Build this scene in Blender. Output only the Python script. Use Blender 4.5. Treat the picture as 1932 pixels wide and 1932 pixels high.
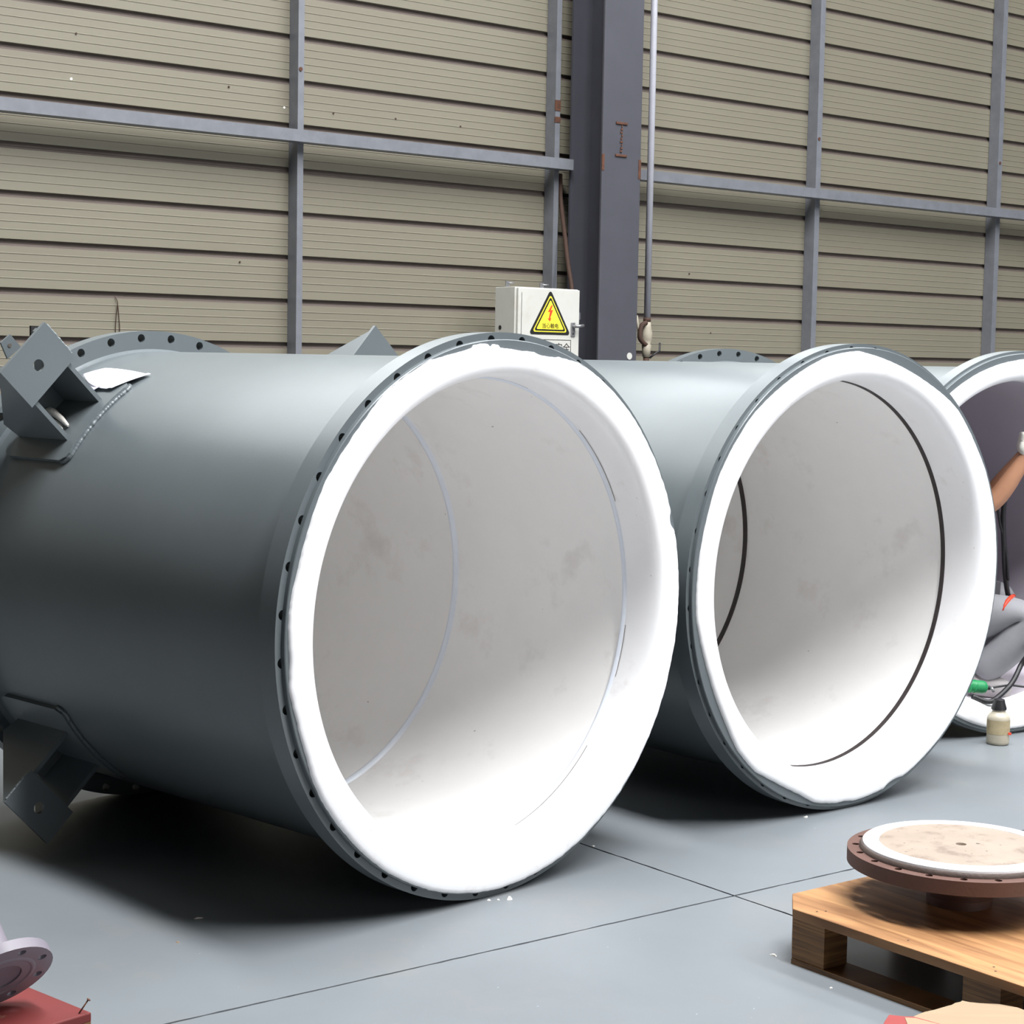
import bpy, bmesh, math, random
from mathutils import Vector, Matrix, noise
from mathutils.bvhtree import BVHTree

random.seed(7)
for o in list(bpy.data.objects): bpy.data.objects.remove(o, do_unlink=True)
SC = bpy.context.scene
COL = SC.collection
PI = math.pi
R = math.radians

# ------------------------------------------------------------------ camera
cam = bpy.data.cameras.new('camera')
cam.sensor_width = 36.0
cam.lens = 36.0 * 3478.92 / 1932.0
cam.clip_start = 0.1
cam.clip_end = 200
camo = bpy.data.objects.new('camera', cam)
COL.objects.link(camo)
camo.matrix_world = Matrix(((0.999833, -0.018299, 0.0, 0.0),
                            (0.001502, 0.082094, -0.996623, 0.0),
                            (0.018237, 0.996457, 0.082107, 1.4283),
                            (0, 0, 0, 1)))
SC.camera = camo

# ------------------------------------------------------------------ light
world = bpy.data.worlds.new('hall_ambient')
SC.world = world
world.use_nodes = True
bgn = world.node_tree.nodes['Background']
bgn.inputs[0].default_value = (0.80, 0.90, 1.0, 1)
bgn.inputs[1].default_value = 0.012

WALL_ANG = math.atan2(0.63391, 0.77341)      # the back wall runs along local X
DW = 8.2


def WP(a, off, z):
    """a along the wall, off out of the wall, z up"""
    c, s = math.cos(WALL_ANG), math.sin(WALL_ANG)
    y = DW - off
    return Vector((c * a - s * y, s * a + c * y, z))


def skylight(name, a, off0, off1, width, z, power, col):
    # translucent roof strip running from the wall out across the hall
    L = bpy.data.lights.new(name, 'AREA')
    L.shape = 'RECTANGLE'
    L.size = width
    L.size_y = off1 - off0
    L.energy = power
    L.color = col
    ob = bpy.data.objects.new(name, L)
    COL.objects.link(ob)
    ob.location = WP(a, 0.5 * (off0 + off1), z)
    ob.rotation_euler = (0, 0, WALL_ANG)


skylight('skylight_strip', 3.45, 2.9, 10.4, 0.9, 8.4, 1780, (0.97, 0.985, 1.0))
skylight('skylight_strip', 7.6, 2.5, 15.0, 1.2, 8.4, 1050, (0.97, 0.985, 1.0))
skylight('skylight_strip', 11.6, 2.5, 15.0, 1.2, 8.4, 1050, (0.97, 0.985, 1.0))

# added area light, unseen, facing the pipe mouths to brighten the bores
L = bpy.data.lights.new('added_front_light', 'AREA')
L.shape = 'RECTANGLE'; L.size = 9.0; L.size_y = 6.0; L.energy = 650; L.color = (1.0, 0.99, 0.98)
front_light = bpy.data.objects.new('added_front_light', L)
COL.objects.link(front_light)
front_light.location = WP(6.5, 26.0, 3.2)
front_light.rotation_euler = (PI / 2, 0, WALL_ANG)

# added area light, out of view, that puts sheen on the barrels
L = bpy.data.lights.new('added_sheen_light', 'AREA')
L.shape = 'RECTANGLE'; L.size = 12.0; L.size_y = 1.4; L.energy = 420; L.color = (0.96, 0.985, 1.0)
sheen_light = bpy.data.objects.new('added_sheen_light', L)
COL.objects.link(sheen_light)
sheen_light.location = WP(7.0, 0.02, 5.0)
sheen_light.rotation_euler = (-PI / 2, 0, WALL_ANG)

SC.view_settings.view_transform = 'Standard'
SC.view_settings.look = 'None'
SC.view_settings.gamma = 1.0
SC.view_settings.exposure = 0.0
SC.view_settings.use_curve_mapping = False


# ------------------------------------------------------------------ materials
def lin(c):
    return tuple(((v / 255) / 12.92 if v / 255 <= 0.04045 else ((v / 255 + 0.055) / 1.055) ** 2.4) for v in c)


def mat(name, rgb, rough=0.5, metal=0.0, var=0.0, vscale=4.0, dirt=None, dscale=6.0, dlo=0.55, dhi=0.75,
        dstr=1.0, bump=0.0, bscale=60.0, stretch=(1, 1, 1), spec=0.5, emit=0.0, speck=None, sscale=90.0, slo=0.70):
    m = bpy.data.materials.new(name)
    m.use_nodes = True
    nt = m.node_tree
    N = nt.nodes
    b = N['Principled BSDF']
    b.inputs['Roughness'].default_value = rough
    b.inputs['Metallic'].default_value = metal
    b.inputs['Specular IOR Level'].default_value = spec
    col = lin(rgb) + (1,)
    b.inputs['Base Color'].default_value = col
    tc = N.new('ShaderNodeTexCoord')
    mp = N.new('ShaderNodeMapping')
    mp.inputs['Scale'].default_value = stretch
    nt.links.new(tc.outputs['Object'], mp.inputs[0])
    last = None

    def nz(scale, detail=5, rough_=0.6):
        n = N.new('ShaderNodeTexNoise')
        n.inputs['Scale'].default_value = scale
        n.inputs['Detail'].default_value = detail
        n.inputs['Roughness'].default_value = rough_
        nt.links.new(mp.outputs[0], n.inputs['Vector'])
        return n

    def ramp(src, lo, hi):
        r = N.new('ShaderNodeMapRange')
        r.inputs['From Min'].default_value = lo
        r.inputs['From Max'].default_value = hi
        nt.links.new(src, r.inputs['Value'])
        return r.outputs[0]

    def mix(fac, a, c2):
        x = N.new('ShaderNodeMix')
        x.data_type = 'RGBA'
        if isinstance(fac, float): x.inputs[0].default_value = fac
        else: nt.links.new(fac, x.inputs[0])
        for sock, v in ((x.inputs[6], a), (x.inputs[7], c2)):
            if isinstance(v, tuple): sock.default_value = v
            else: nt.links.new(v, sock)
        return x.outputs[2]

    if var > 0:
        n = nz(vscale)
        lo = tuple(v * (1 - var) for v in col[:3]) + (1,)
        hi = tuple(min(1, v * (1 + var)) for v in col[:3]) + (1,)
        last = mix(ramp(n.outputs['Fac'], 0.3, 0.7), lo, hi)
    if dirt:
        n = nz(dscale, 8, 0.65)
        f = ramp(n.outputs['Fac'], dlo, dhi)
        mu = N.new('ShaderNodeMath'); mu.operation = 'MULTIPLY'; mu.inputs[1].default_value = dstr
        nt.links.new(f, mu.inputs[0])
        last = mix(mu.outputs[0], last if last else col, lin(dirt) + (1,))
    if speck:
        n = nz(sscale, 3, 0.5)
        f = ramp(n.outputs['Fac'], slo, slo + 0.03)
        last = mix(f, last if last else col, lin(speck) + (1,))
    if last: nt.links.new(last, b.inputs['Base Color'])
    if bump > 0:
        n = nz(bscale, 4)
        bp = N.new('ShaderNodeBump')
        bp.inputs['Strength'].default_value = bump
        bp.inputs['Distance'].default_value = 0.004
        nt.links.new(n.outputs['Fac'], bp.inputs['Height'])
        nt.links.new(bp.outputs[0], b.inputs['Normal'])
    if emit > 0:
        b.inputs['Emission Color'].default_value = col
        b.inputs['Emission Strength'].default_value = emit
    return m


def woodmat(name, light, dark, stretch, scale=6.0, rough=0.6, layers=0.0):
    m = bpy.data.materials.new(name)
    m.use_nodes = True
    nt = m.node_tree; N = nt.nodes
    b = N['Principled BSDF']
    b.inputs['Roughness'].default_value = rough
    tc = N.new('ShaderNodeTexCoord'); mp = N.new('ShaderNodeMapping')
    mp.inputs['Scale'].default_value = stretch
    nt.links.new(tc.outputs['Object'], mp.inputs[0])
    n = N.new('ShaderNodeTexNoise')
    n.inputs['Scale'].default_value = scale
    n.inputs['Detail'].default_value = 6
    n.inputs['Distortion'].default_value = 0.6
    nt.links.new(mp.outputs[0], n.inputs['Vector'])
    r = N.new('ShaderNodeValToRGB')
    r.color_ramp.elements[0].position = 0.32
    r.color_ramp.elements[0].color = lin(dark) + (1,)
    r.color_ramp.elements[1].position = 0.62
    r.color_ramp.elements[1].color = lin(light) + (1,)
    nt.links.new(n.outputs['Fac'], r.inputs[0])
    nt.links.new(r.outputs[0], b.inputs['Base Color'])
    bp = N.new('ShaderNodeBump')
    bp.inputs['Strength'].default_value = 0.25
    bp.inputs['Distance'].default_value = 0.003
    nt.links.new(n.outputs['Fac'], bp.inputs['Height'])
    nt.links.new(bp.outputs[0], b.inputs['Normal'])
    return m


M = {}
M['paint'] = mat('grey_green_paint', (99, 106, 109), 0.33, var=0.05, vscale=3, spec=0.5, bump=0.03, bscale=140)
M['paint_edge'] = mat('bare_weld', (122, 130, 132), 0.30, metal=0.2, var=0.3, vscale=60, bump=0.8, bscale=90)
M['white'] = mat('white_liner', (246, 245, 246), 0.42, var=0.02, vscale=3, dirt=(188, 168, 158), dscale=5.5, dlo=0.60, dhi=0.85,
                 dstr=0.55, speck=(120, 110, 105), sscale=55, slo=0.755, bump=0.05, bscale=40)
M['bore'] = mat('liner_bore', (245, 243, 241), 0.40, var=0.03, vscale=2.5, dirt=(192, 180, 170), dscale=4.5, dlo=0.56, dhi=0.85,
                dstr=0.5, speck=(120, 112, 106), sscale=38, slo=0.765)
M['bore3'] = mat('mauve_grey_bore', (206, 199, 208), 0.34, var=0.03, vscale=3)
M['bead'] = mat('weld_bead_white', (224, 229, 238), 0.3)
M['gap'] = mat('gap_shadow_line', (112, 104, 100), 0.8)
M['band'] = mat('dark_rubber', (52, 44, 44), 0.6, var=0.2, vscale=20)
M['dark'] = mat('dark_inside', (20, 18, 18), 0.8)
M['wall'] = mat('beige_sheet', (121, 116, 101), 0.48, var=0.05, vscale=1.2, dirt=(113, 104, 92), dscale=1.7, dlo=0.5, dhi=0.8, dstr=0.5,
                stretch=(0.35, 1, 2.2))
M['groove'] = mat('mauve_groove', (92, 82, 76), 0.7, var=0.1, vscale=6)  # darker mauve tone on the groove faces of each panel
M['wall_back'] = mat('groove_sheet', (84, 77, 70), 0.6)
M['steel'] = mat('galvanised_steel', (117, 119, 125), 0.42, metal=0.15, var=0.10, vscale=14)
M['column'] = mat('blue_grey_primer', (70, 70, 77), 0.5, var=0.07, vscale=5, dirt=(112, 92, 78), dscale=3.0, dlo=0.66, dhi=0.85, dstr=0.5)
M['rust'] = mat('rust', (84, 52, 37), 0.85, var=0.35, vscale=40, bump=0.6)
M['slab'] = mat('floor_slab', (113, 118, 122), 0.42, var=0.10, vscale=0.8, dirt=(127, 123, 117), dscale=2.2, dlo=0.52, dhi=0.8, dstr=0.5,
                speck=(189, 194, 196), sscale=70, slo=0.755, bump=0.04, bscale=8)
M['joint'] = mat('joint_base', (40, 42, 44), 0.9)
M['cab'] = mat('cabinet_white', (192, 191, 184), 0.45, var=0.04, vscale=5, dirt=(166, 154, 140), dscale=6, dlo=0.55, dhi=0.8, dstr=0.5)
M['black'] = mat('black_print', (24, 23, 25), 0.5)
M['yellow'] = mat('yellow_print', (232, 214, 60), 0.5)
M['red'] = mat('red_print', (214, 62, 36), 0.5)
M['zinc'] = mat('bright_zinc', (159, 159, 167), 0.4, var=0.05, vscale=20)
M['metal'] = mat('zinc_metal', (150, 150, 152), 0.35, metal=0.7)
M['paper'] = mat('paper', (246, 246, 252), 0.7, dirt=(206, 208, 232), dscale=30, dlo=0.55, dhi=0.7, dstr=0.35, stretch=(0.4, 1.6, 1))
M['paper_shade'] = mat('shaded_paper', (214, 208, 226), 0.7)  # paper colour darkened to stand for shade on the folded corner
M['rag'] = mat('white_rag', (226, 220, 212), 0.9, var=0.1, vscale=20)
M['brown'] = mat('rusty_flange', (88, 60, 51), 0.62, var=0.14, vscale=12, dirt=(108, 95, 88), dscale=5, dlo=0.56, dhi=0.8, dstr=0.4, bump=0.15, bscale=120)
M['brown_dark'] = mat('rusty_step', (85, 71, 65), 0.6, var=0.2, vscale=14, bump=0.3, bscale=100)
M['dirty'] = mat('dirty_liner', (145, 131, 118), 0.6, var=0.08, vscale=8, dirt=(95, 77, 66), dscale=13, dlo=0.52, dhi=0.74, dstr=0.85,
                 speck=(70, 59, 52), sscale=60, slo=0.70)
M['wood'] = woodmat('plywood_top', (169, 125, 81), (123, 83, 48), (9.0, 0.8, 3.0), 3.2)
M['ply'] = woodmat('plywood_edge', (147, 106, 62), (85, 55, 31), (1.5, 1.5, 60.0), 2.2)
M['card'] = mat('cardboard', (146, 125, 100), 0.8, var=0.06, vscale=10, dirt=(140, 108, 80), dscale=9, dlo=0.58, dhi=0.8, dstr=0.5, stretch=(0.4, 3, 1))
M['cardred'] = mat('cardboard_red', (139, 51, 48), 0.6, var=0.1, vscale=16)
M['redwood'] = mat('red_painted_wood', (102, 31, 29), 0.7, var=0.12, vscale=9, dirt=(154, 133, 105), dscale=7, dlo=0.60, dhi=0.68, dstr=0.8)
M['lilac'] = mat('lilac_grey_primer', (118, 112, 121), 0.5, var=0.05, vscale=10)
M['skin'] = mat('skin', (178, 128, 98), 0.5, var=0.06, vscale=18)
M['cloth'] = mat('grey_workwear', (116, 116, 120), 0.75, var=0.05, vscale=9, bump=0.35, bscale=22)
M['pants'] = mat('grey_trousers', (133, 133, 137), 0.7, var=0.05, vscale=9, bump=0.5, bscale=16)
M['pants_light'] = mat('light_lining', (200, 196, 196), 0.8)
M['glove'] = mat('white_glove', (226, 224, 214), 0.9, var=0.08, vscale=30, bump=0.4, bscale=160)
M['hair'] = mat('black_hair', (28, 25, 24), 0.6)
M['shoe'] = mat('dark_shoe', (150, 145, 145), 0.6)
M['green'] = mat('green_plastic', (22, 128, 74), 0.4)
M['cable'] = mat('black_cable', (30, 29, 32), 0.45)
M['bottle'] = mat('cloudy_plastic', (176, 168, 150), 0.35, var=0.05, vscale=20)
M['label'] = mat('stained_label', (164, 150, 118), 0.6, var=0.1, vscale=30, dirt=(120, 104, 84), dscale=18, dlo=0.5, dhi=0.7, dstr=0.7)
M['hole'] = mat('daylight_hole', (255, 255, 255), 0.5, emit=1.0)
M['offwhite'] = mat('old_white_paint', (156, 148, 132), 0.6, var=0.1, vscale=30)
M['grime'] = mat('brown_grime', (64, 44, 34), 0.8, var=0.2, vscale=30)


# ------------------------------------------------------------------ mesh helpers
class MB:
    def __init__(self): self.v = []; self.f = []; self.mi = []; self.sm = []

    def add(self, vs, fs, mi=0, smooth=False):
        n = len(self.v)
        self.v += [tuple(p) for p in vs]
        for f in fs:
            self.f.append(tuple(i + n for i in f)); self.mi.append(mi); self.sm.append(smooth)
        return self

    def box(self, x0, x1, y0, y1, z0, z1, mi=0):
        vs = [(x, y, z) for z in (z0, z1) for (x, y) in ((x0, y0), (x1, y0), (x1, y1), (x0, y1))]
        return self.add(vs, [(3, 2, 1, 0), (4, 5, 6, 7), (0, 1, 5, 4), (1, 2, 6, 5), (2, 3, 7, 6), (3, 0, 4, 7)], mi)

    def obox(self, o, ex, ey, ez, x, y, z, mi=0):
        o = Vector(o)
        vs = []
        for zz in z:
            for (xx, yy) in ((x[0], y[0]), (x[1], y[0]), (x[1], y[1]), (x[0], y[1])):
                vs.append(o + ex * xx + ey * yy + ez * zz)
        return self.add(vs, [(3, 2, 1, 0), (4, 5, 6, 7), (0, 1, 5, 4), (1, 2, 6, 5), (2, 3, 7, 6), (3, 0, 4, 7)], mi)

    def prism(self, poly, fn, h0, h1, mi=0):
        """poly 2-D ccw; fn(p, h) -> 3-D"""
        n = len(poly)
        vs = [fn(p, h0) for p in poly] + [fn(p, h1) for p in poly]
        fs = [tuple(range(n - 1, -1, -1)), tuple(range(n, 2 * n))]
        fs += [(i, (i + 1) % n, n + (i + 1) % n, n + i) for i in range(n)]
        return self.add(vs, fs, mi)

    def lathe(self, prof, pos, n=160, closed=True, a0=0.0, a1=2 * PI, mi=0, smooth=True):
        """prof list of (h, r) or fn(phi)->list; pos(h, r, phi) -> 3-D"""
        rings = n if closed else n + 1
        vs = []
        for i in range(rings):
            ph = a0 + (a1 - a0) * i / n
            pr = prof(ph) if callable(prof) else prof
            vs += [pos(h, r, ph) for h, r in pr]
            m = len(pr)
        fs = []
        for i in range(n):
            j = (i + 1) % rings
            for k in range(m - 1):
                fs.append((i * m + k, i * m + k + 1, j * m + k + 1, j * m + k))
        return self.add(vs, fs, mi, smooth)

    def tube(self, pts, r, n=8, mi=0, caps=True, smooth=True):
        pts = [Vector(p) for p in pts]
        rs = r if isinstance(r, (list, tuple)) else [r] * len(pts)
        vs = []
        up = None
        for i, p in enumerate(pts):
            t = (pts[min(i + 1, len(pts) - 1)] - pts[max(i - 1, 0)]).normalized()
            if up is None:
                up = Vector((0, 0, 1)) if abs(t.z) < 0.9 else Vector((1, 0, 0))
            a = t.cross(up).normalized()
            b = a.cross(t).normalized()
            up = b
            for k in range(n):
                an = 2 * PI * k / n
                vs.append(p + a * (math.cos(an) * rs[i]) + b * (math.sin(an) * rs[i]))
        fs = []
        for i in range(len(pts) - 1):
            for k in range(n):
                fs.append((i * n + k, i * n + (k + 1) % n, (i + 1) * n + (k + 1) % n, (i + 1) * n + k))
        self.add(vs, fs, mi, smooth)
        if caps:
            m = len(self.v) - len(vs)
            self.f.append(tuple(m + k for k in range(n - 1, -1, -1))); self.mi.append(mi); self.sm.append(False)
            e = m + (len(pts) - 1) * n
            self.f.append(tuple(e + k for k in range(n))); self.mi.append(mi); self.sm.append(False)
        return self

    def build(self, name, mats, parent=None, loc=(0, 0, 0), rotz=0.0, sharp=None, weld=False, bevel=0.0):
        me = bpy.data.meshes.new(name)
        me.from_pydata(self.v, [], self.f)
        if not isinstance(mats, (list, tuple)): mats = [mats]
        for m in mats: me.materials.append(m)
        for p, mi, s in zip(me.polygons, self.mi, self.sm):
            p.material_index = mi
            p.use_smooth = s
        bm = bmesh.new(); bm.from_mesh(me)
        if weld: bmesh.ops.remove_doubles(bm, verts=bm.verts, dist=1e-5)
        bmesh.ops.recalc_face_normals(bm, faces=bm.faces)
        bm.to_mesh(me); bm.free()
        if sharp is not None: me.set_sharp_from_angle(angle=sharp)
        o = bpy.data.objects.new(name, me)
        COL.objects.link(o)
        o.location = loc
        o.rotation_euler = (0, 0, rotz)
        if parent: o.parent = parent
        if bevel:
            b = o.modifiers.new('bevel', 'BEVEL'); b.width = bevel; b.segments = 2; b.limit_method = 'ANGLE'; b.angle_limit = R(40)
        return o


def tag(o, label=None, cat=None, group=None, kind=None):
    if label: o['label'] = label
    if cat: o['category'] = cat
    if group: o['group'] = group
    if kind: o['kind'] = kind
    return o


def empty(name, loc, rotz=0.0):
    o = bpy.data.objects.new(name, None)
    o.empty_display_size = 0.1
    COL.objects.link(o)
    o.location = loc
    o.rotation_euler = (0, 0, rotz)
    return o


def fn1(x, seed, k=1.0):
    return noise.noise(Vector((x * k, seed * 7.31, 0.37)))


def smooth_path(pts, sub=6):
    pts = [Vector(p) for p in pts]
    out = []
    for i in range(len(pts) - 1):
        p0 = pts[max(i - 1, 0)]; p1 = pts[i]; p2 = pts[i + 1]; p3 = pts[min(i + 2, len(pts) - 1)]
        for s in range(sub):
            t = s / sub
            out.append(0.5 * ((2 * p1) + (p2 - p0) * t + (2 * p0 - 5 * p1 + 4 * p2 - p3) * t * t + (3 * p1 - p0 - 3 * p2 + p3) * t ** 3))
    out.append(pts[-1])
    return out


# ------------------------------------------------------------------ floor
FLOOR_ANG = math.atan2(0.611, 0.791)
J0 = (0.618, 4.871, 0.0)
fb = MB().box(-14, 16, -16, 14, -0.20, -0.025)
floor = fb.build('floor', M['joint'], None, J0, FLOOR_ANG)
tag(floor, 'grey painted concrete floor cut into big slabs by thin dark joints', kind='structure')


def slab(x0, x1, y0, y1, seed):
    g = 0.0036

    def edge(p, q, jag):
        n = 260 if jag else 1
        out = []
        for i in range(n):
            t = i / n
            x = p[0] + (q[0] - p[0]) * t; y = p[1] + (q[1] - p[1]) * t
            if jag:
                d = 0.0022 * fn1(max(abs(x), abs(y)), seed, 26) + 0.0012 * fn1(max(abs(x), abs(y)), seed + 3, 90)
                if abs(p[0] - q[0]) > abs(p[1] - q[1]): y += d
                else: x += d
            out.append((x, y))
        return out
    xa, xb = (x0 + (g if x0 == 0 else 0), x1 - (g if x1 == 0 else 0))
    ya, yb = (y0 + (g if y0 == 0 else 0), y1 - (g if y1 == 0 else 0))
    poly = edge((xa, ya), (xb, ya), y0 == 0) + edge((xb, ya), (xb, yb), x1 == 0) + edge((xb, yb), (xa, yb), y1 == 0) + edge((xa, yb), (xa, ya), x0 == 0)
    return MB().prism(poly, lambda p, h: (p[0], p[1], h), -0.06, 0.0).build('floor_slab', M['slab'], floor)


slab(0, 9, 0, 9, 1); slab(-9, 0, 0, 9, 2); slab(-9, 0, -9, 0, 3); slab(0, 9, -9, 0, 4)

# ------------------------------------------------------------------ back wall of ribbed sheets
wall_root = MB().box(-3, 15, 0.022, 0.10, 0, 6.3).build('wall_back', M['wall_back'], None, WP(0, 0, 0), WALL_ANG)
tag(wall_root, 'beige ribbed metal sheet wall of the workshop', kind='structure')
PITCH = 0.2251
Z0 = 1.4996
prof = []
top = PITCH - 0.034
prof.append((0.021, -0.002)); prof.append((0.0, 0.0))
for i in range(1, 5):
    zc = top * (i / 5.0) + 0.006
    prof += [(0.0, zc - 0.0042), (-0.0020, zc - 0.0012), (-0.0020, zc + 0.0012), (0.0, zc + 0.0032)]
prof += [(0.0, top), (0.006, top + 0.004), (0.006, top + 0.008), (0.021, top + 0.014), (0.021, PITCH - 0.003)]
pm = MB()
vs = [(x, d, z) for x in (-3.0, 15.0) for d, z in prof]
n = len(prof)
pm.add(vs, [(k, k + 1, n + k + 1, n + k) for k in range(n - 5)])
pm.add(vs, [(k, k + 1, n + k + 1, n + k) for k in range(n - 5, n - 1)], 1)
panel0 = None
for k in range(-6, 21):
    z = Z0 + k * PITCH
    if panel0 is None:
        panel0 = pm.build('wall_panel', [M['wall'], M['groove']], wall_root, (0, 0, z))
    else:
        c = panel0.copy(); COL.objects.link(c); c.location = (0, 0, z); c.parent = wall_root
# unseen frame added round the sheen light
sheen_frame = empty('sheen_light_frame', WP(7.0, 0.0, 4.28), WALL_ANG)
tag(sheen_frame, 'added frame round an unseen light strip high on the ribbed wall', kind='structure')
for z in (0.0, 1.42):
    MB().box(-6.05, 6.05, -0.05, -0.003, z - 0.03, z + 0.03).build('sheen_frame_rail', M['steel'], sheen_frame)
for k in range(13):
    MB().box(-6.02 + k * 1.003, -5.98 + k * 1.003, -0.05, -0.003, 0.0, 1.42).build('sheen_frame_bar', M['steel'], sheen_frame)
# two tiny holes with daylight behind, a few screws
for (a, z, r) in ((3.975, 2.716, 0.0055), (5.158, 2.700, 0.0045)):
    MB().tube([(a, -0.003, z), (a, 0.004, z)], r, 10).build('daylight_hole', M['hole'], wall_root)
for (a, z) in ((4.83, 2.77), (5.46, 2.70), (5.86, 2.71), (6.30, 2.71), (4.0, 2.93), (8.1, 1.98), (8.3, 1.62), (4.9, 1.9)):
    MB().tube([(a, -0.006, z), (a, 0.004, z)], 0.005, 6).build('screw', M['grime'], wall_root)


def wobj(mb, name, m, a, off, z, parent=None, **k):
    return mb.build(name, m, parent, WP(a, off, z), WALL_ANG, **k)


# studs: lipped channels, base at the floor
stud_lab = ['galvanised wall stud left of the warning sign cabinet, farthest left of all studs',
            'galvanised wall stud just left of the big blue-grey column',
            'galvanised wall stud between the column and the right-hand stud',
            'galvanised wall stud nearest the right edge of the picture']
for i, (a, w) in enumerate(((5.205, 0.036), (6.935, 0.036), (9.165, 0.046), (11.09, 0.05))):
    t = empty('wall_stud', WP(a, 0.0, 0), WALL_ANG)
    tag(t, stud_lab[i], 'stud', 'wall studs')
    b = MB()
    b.box(-w / 2, w / 2, -0.085, -0.080, 0, 6.2)            # face
    b.box(-w / 2, -w / 2 + 0.005, -0.080, -0.002, 0, 6.2)   # left web
    b.box(w / 2 - 0.005, w / 2, -0.080, -0.062, 0, 6.2)     # lip
    b.build('channel', M['steel'], t)
    zr = 2.89
    MB().tube([(-0.004, -0.0895, zr), (-0.004, -0.0842, zr)], 0.011, 8).build('bolt', M['rust'], t)
    if i == 1:
        for zz, h in ((2.88, 0.030), (2.80, 0.016)):
            MB().box(-0.022, 0.019, -0.0885, -0.084, zz - h, zz + h).build('rust_patch', M['rust'], t)
# girts (rails) across the studs
for (a0, a1, lab, z) in ((1.0, 6.985, 'long galvanised wall rail left of the column', 2.513), (7.32, 14.5, 'long galvanised wall rail right of the column', 2.500)):
    t = empty('wall_rail', WP((a0 + a1) / 2, 0.0, z), WALL_ANG)
    tag(t, lab, 'rail', 'wall rails')
    L = (a1 - a0) / 2
    b = MB()
    b.box(-L, L, -0.175, -0.169, 0, 0.060)
    b.box(-L, L, -0.169, -0.086, 0.054, 0.060)
    b.box(-L, L, -0.169, -0.086, 0.0, 0.006)
    b.build('channel', M['steel'], t)

# column
t = empty('steel_column', WP(7.148, 0.26, 0), WALL_ANG)
tag(t, 'blue-grey steel H-column standing in front of the ribbed wall', 'column')
b = MB()
b.box(-0.148, 0.148, -0.14, -0.126, 0, 6.2)
b.build('front_flange', M['column'], t, bevel=0.002)
MB().box(-0.148, 0.148, 0.126, 0.14, 0, 6.2).build('rear_flange', M['column'], t)
MB().box(-0.006, 0.006, -0.126, 0.126, 0, 6.2).build('web', M['column'], t)
for zz in (2.772, 2.592):
    MB().box(-0.052, 0.036, -0.148, -0.139, zz - 0.008, zz + 0.006).build('weld_scar', M['rust'], t, bevel=0.003)
for k in range(9):
    zz = 2.61 + k * 0.0175
    MB().box(-0.016 + 0.004 * (k % 3), -0.002 + 0.004 * (k % 2), -0.145, -0.139, zz, zz + 0.011).build('weld_scar', M['rust'], t)
for (x0, x1, z0, z1) in ((-0.149, -0.132, 2.50, 2.59), (0.130, 0.149, 2.47, 2.58)):
    MB().box(x0, x1, -0.1425, -0.136, z0, z1).build('rust_patch', M['rust'], t)
MB().box(-0.012, -0.005, -0.09, -0.02, 2.83, 2.85).build('weld_scar', M['rust'], t)
MB().tube([(0.094, -0.143, 1.463), (0.094, -0.139, 1.463)], 0.020, 14).build('paint_splash', M['cab'], t)

# conduit with valve
t = empty('service_pipe', WP(7.47, 0.30, 0), WALL_ANG)
tag(t, 'thin galvanised vertical pipe with old valve, right of the column', 'pipe')
MB().tube([(0, 0, 1.68), (-0.002, 0, 3.0), (-0.006, 0, 6.2)], 0.020, 12).build('upper_pipe', M['zinc'], t)
MB().tube([(0, 0, 0.0), (0, 0, 1.46)], 0.018, 12).build('lower_pipe', M['grime'], t)
MB().tube([(0, 0, 1.665), (0, 0, 1.69)], 0.023, 10).build('union_nut', M['grime'], t)
MB().lathe([(1.46, 0.0), (1.46, 0.022), (1.50, 0.026), (1.53, 0.028), (1.535, 0.022), (1.56, 0.032), (1.60, 0.034), (1.63, 0.026), (1.665, 0.022), (1.665, 0)],
           lambda h, r, ph: (r * math.cos(ph), r * math.sin(ph), h), 14).build('valve_body', M['offwhite'], t)
hk = [(-0.015, -0.01, 1.66), (-0.05, -0.01, 1.645), (-0.065, -0.01, 1.60), (-0.06, -0.01, 1.565), (-0.03, -0.01, 1.54), (-0.01, -0.01, 1.53)]
MB().tube(smooth_path(hk, 5), 0.014, 8).build('hand_wheel', M['grime'], t)
MB().tube([(0.01, -0.02, 1.455), (0.05, -0.03, 1.485), (0.078, -0.03, 1.50), (0.080, -0.03, 1.545)], 0.006, 6).build('lever', M['cable'], t)
MB().tube([(-0.085, 0.0, 1.70), (-0.07, 0.0, 1.63), (-0.055, 0.0, 1.58)], 0.008, 6).build('strap', M['offwhite'], t)

# hose by the stud and wire on the wall
hb = [WP(6.985, 0.06, 2.50), WP(6.975, 0.08, 2.35), WP(6.962, 0.14, 2.13), WP(6.945, 0.19, 1.98), WP(6.93, 0.24, 1.86), WP(6.92, 0.26, 1.80)]
tag(MB().tube(smooth_path(hb), 0.013, 8).build('wall_hose', M['grime']), 'thin brown hose dropping from the wall rail behind the warning-sign cabinet', 'hose')
wb = [WP(4.2, 0.004, 1.70), WP(4.212, 0.012, 1.67), WP(4.206, 0.008, 1.60), WP(4.204, 0.006, 1.52), WP(4.213, 0.008, 1.47), WP(4.226, 0.006, 1.53), WP(4.222, 0.006, 1.60), WP(4.214, 0.01, 1.66)]
tag(MB().tube(smooth_path(wb), 0.0022, 5).build('hanging_wire', M['grime']), 'thin loop of wire hanging on the wall above the far-left pipe end', 'wire')

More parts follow.
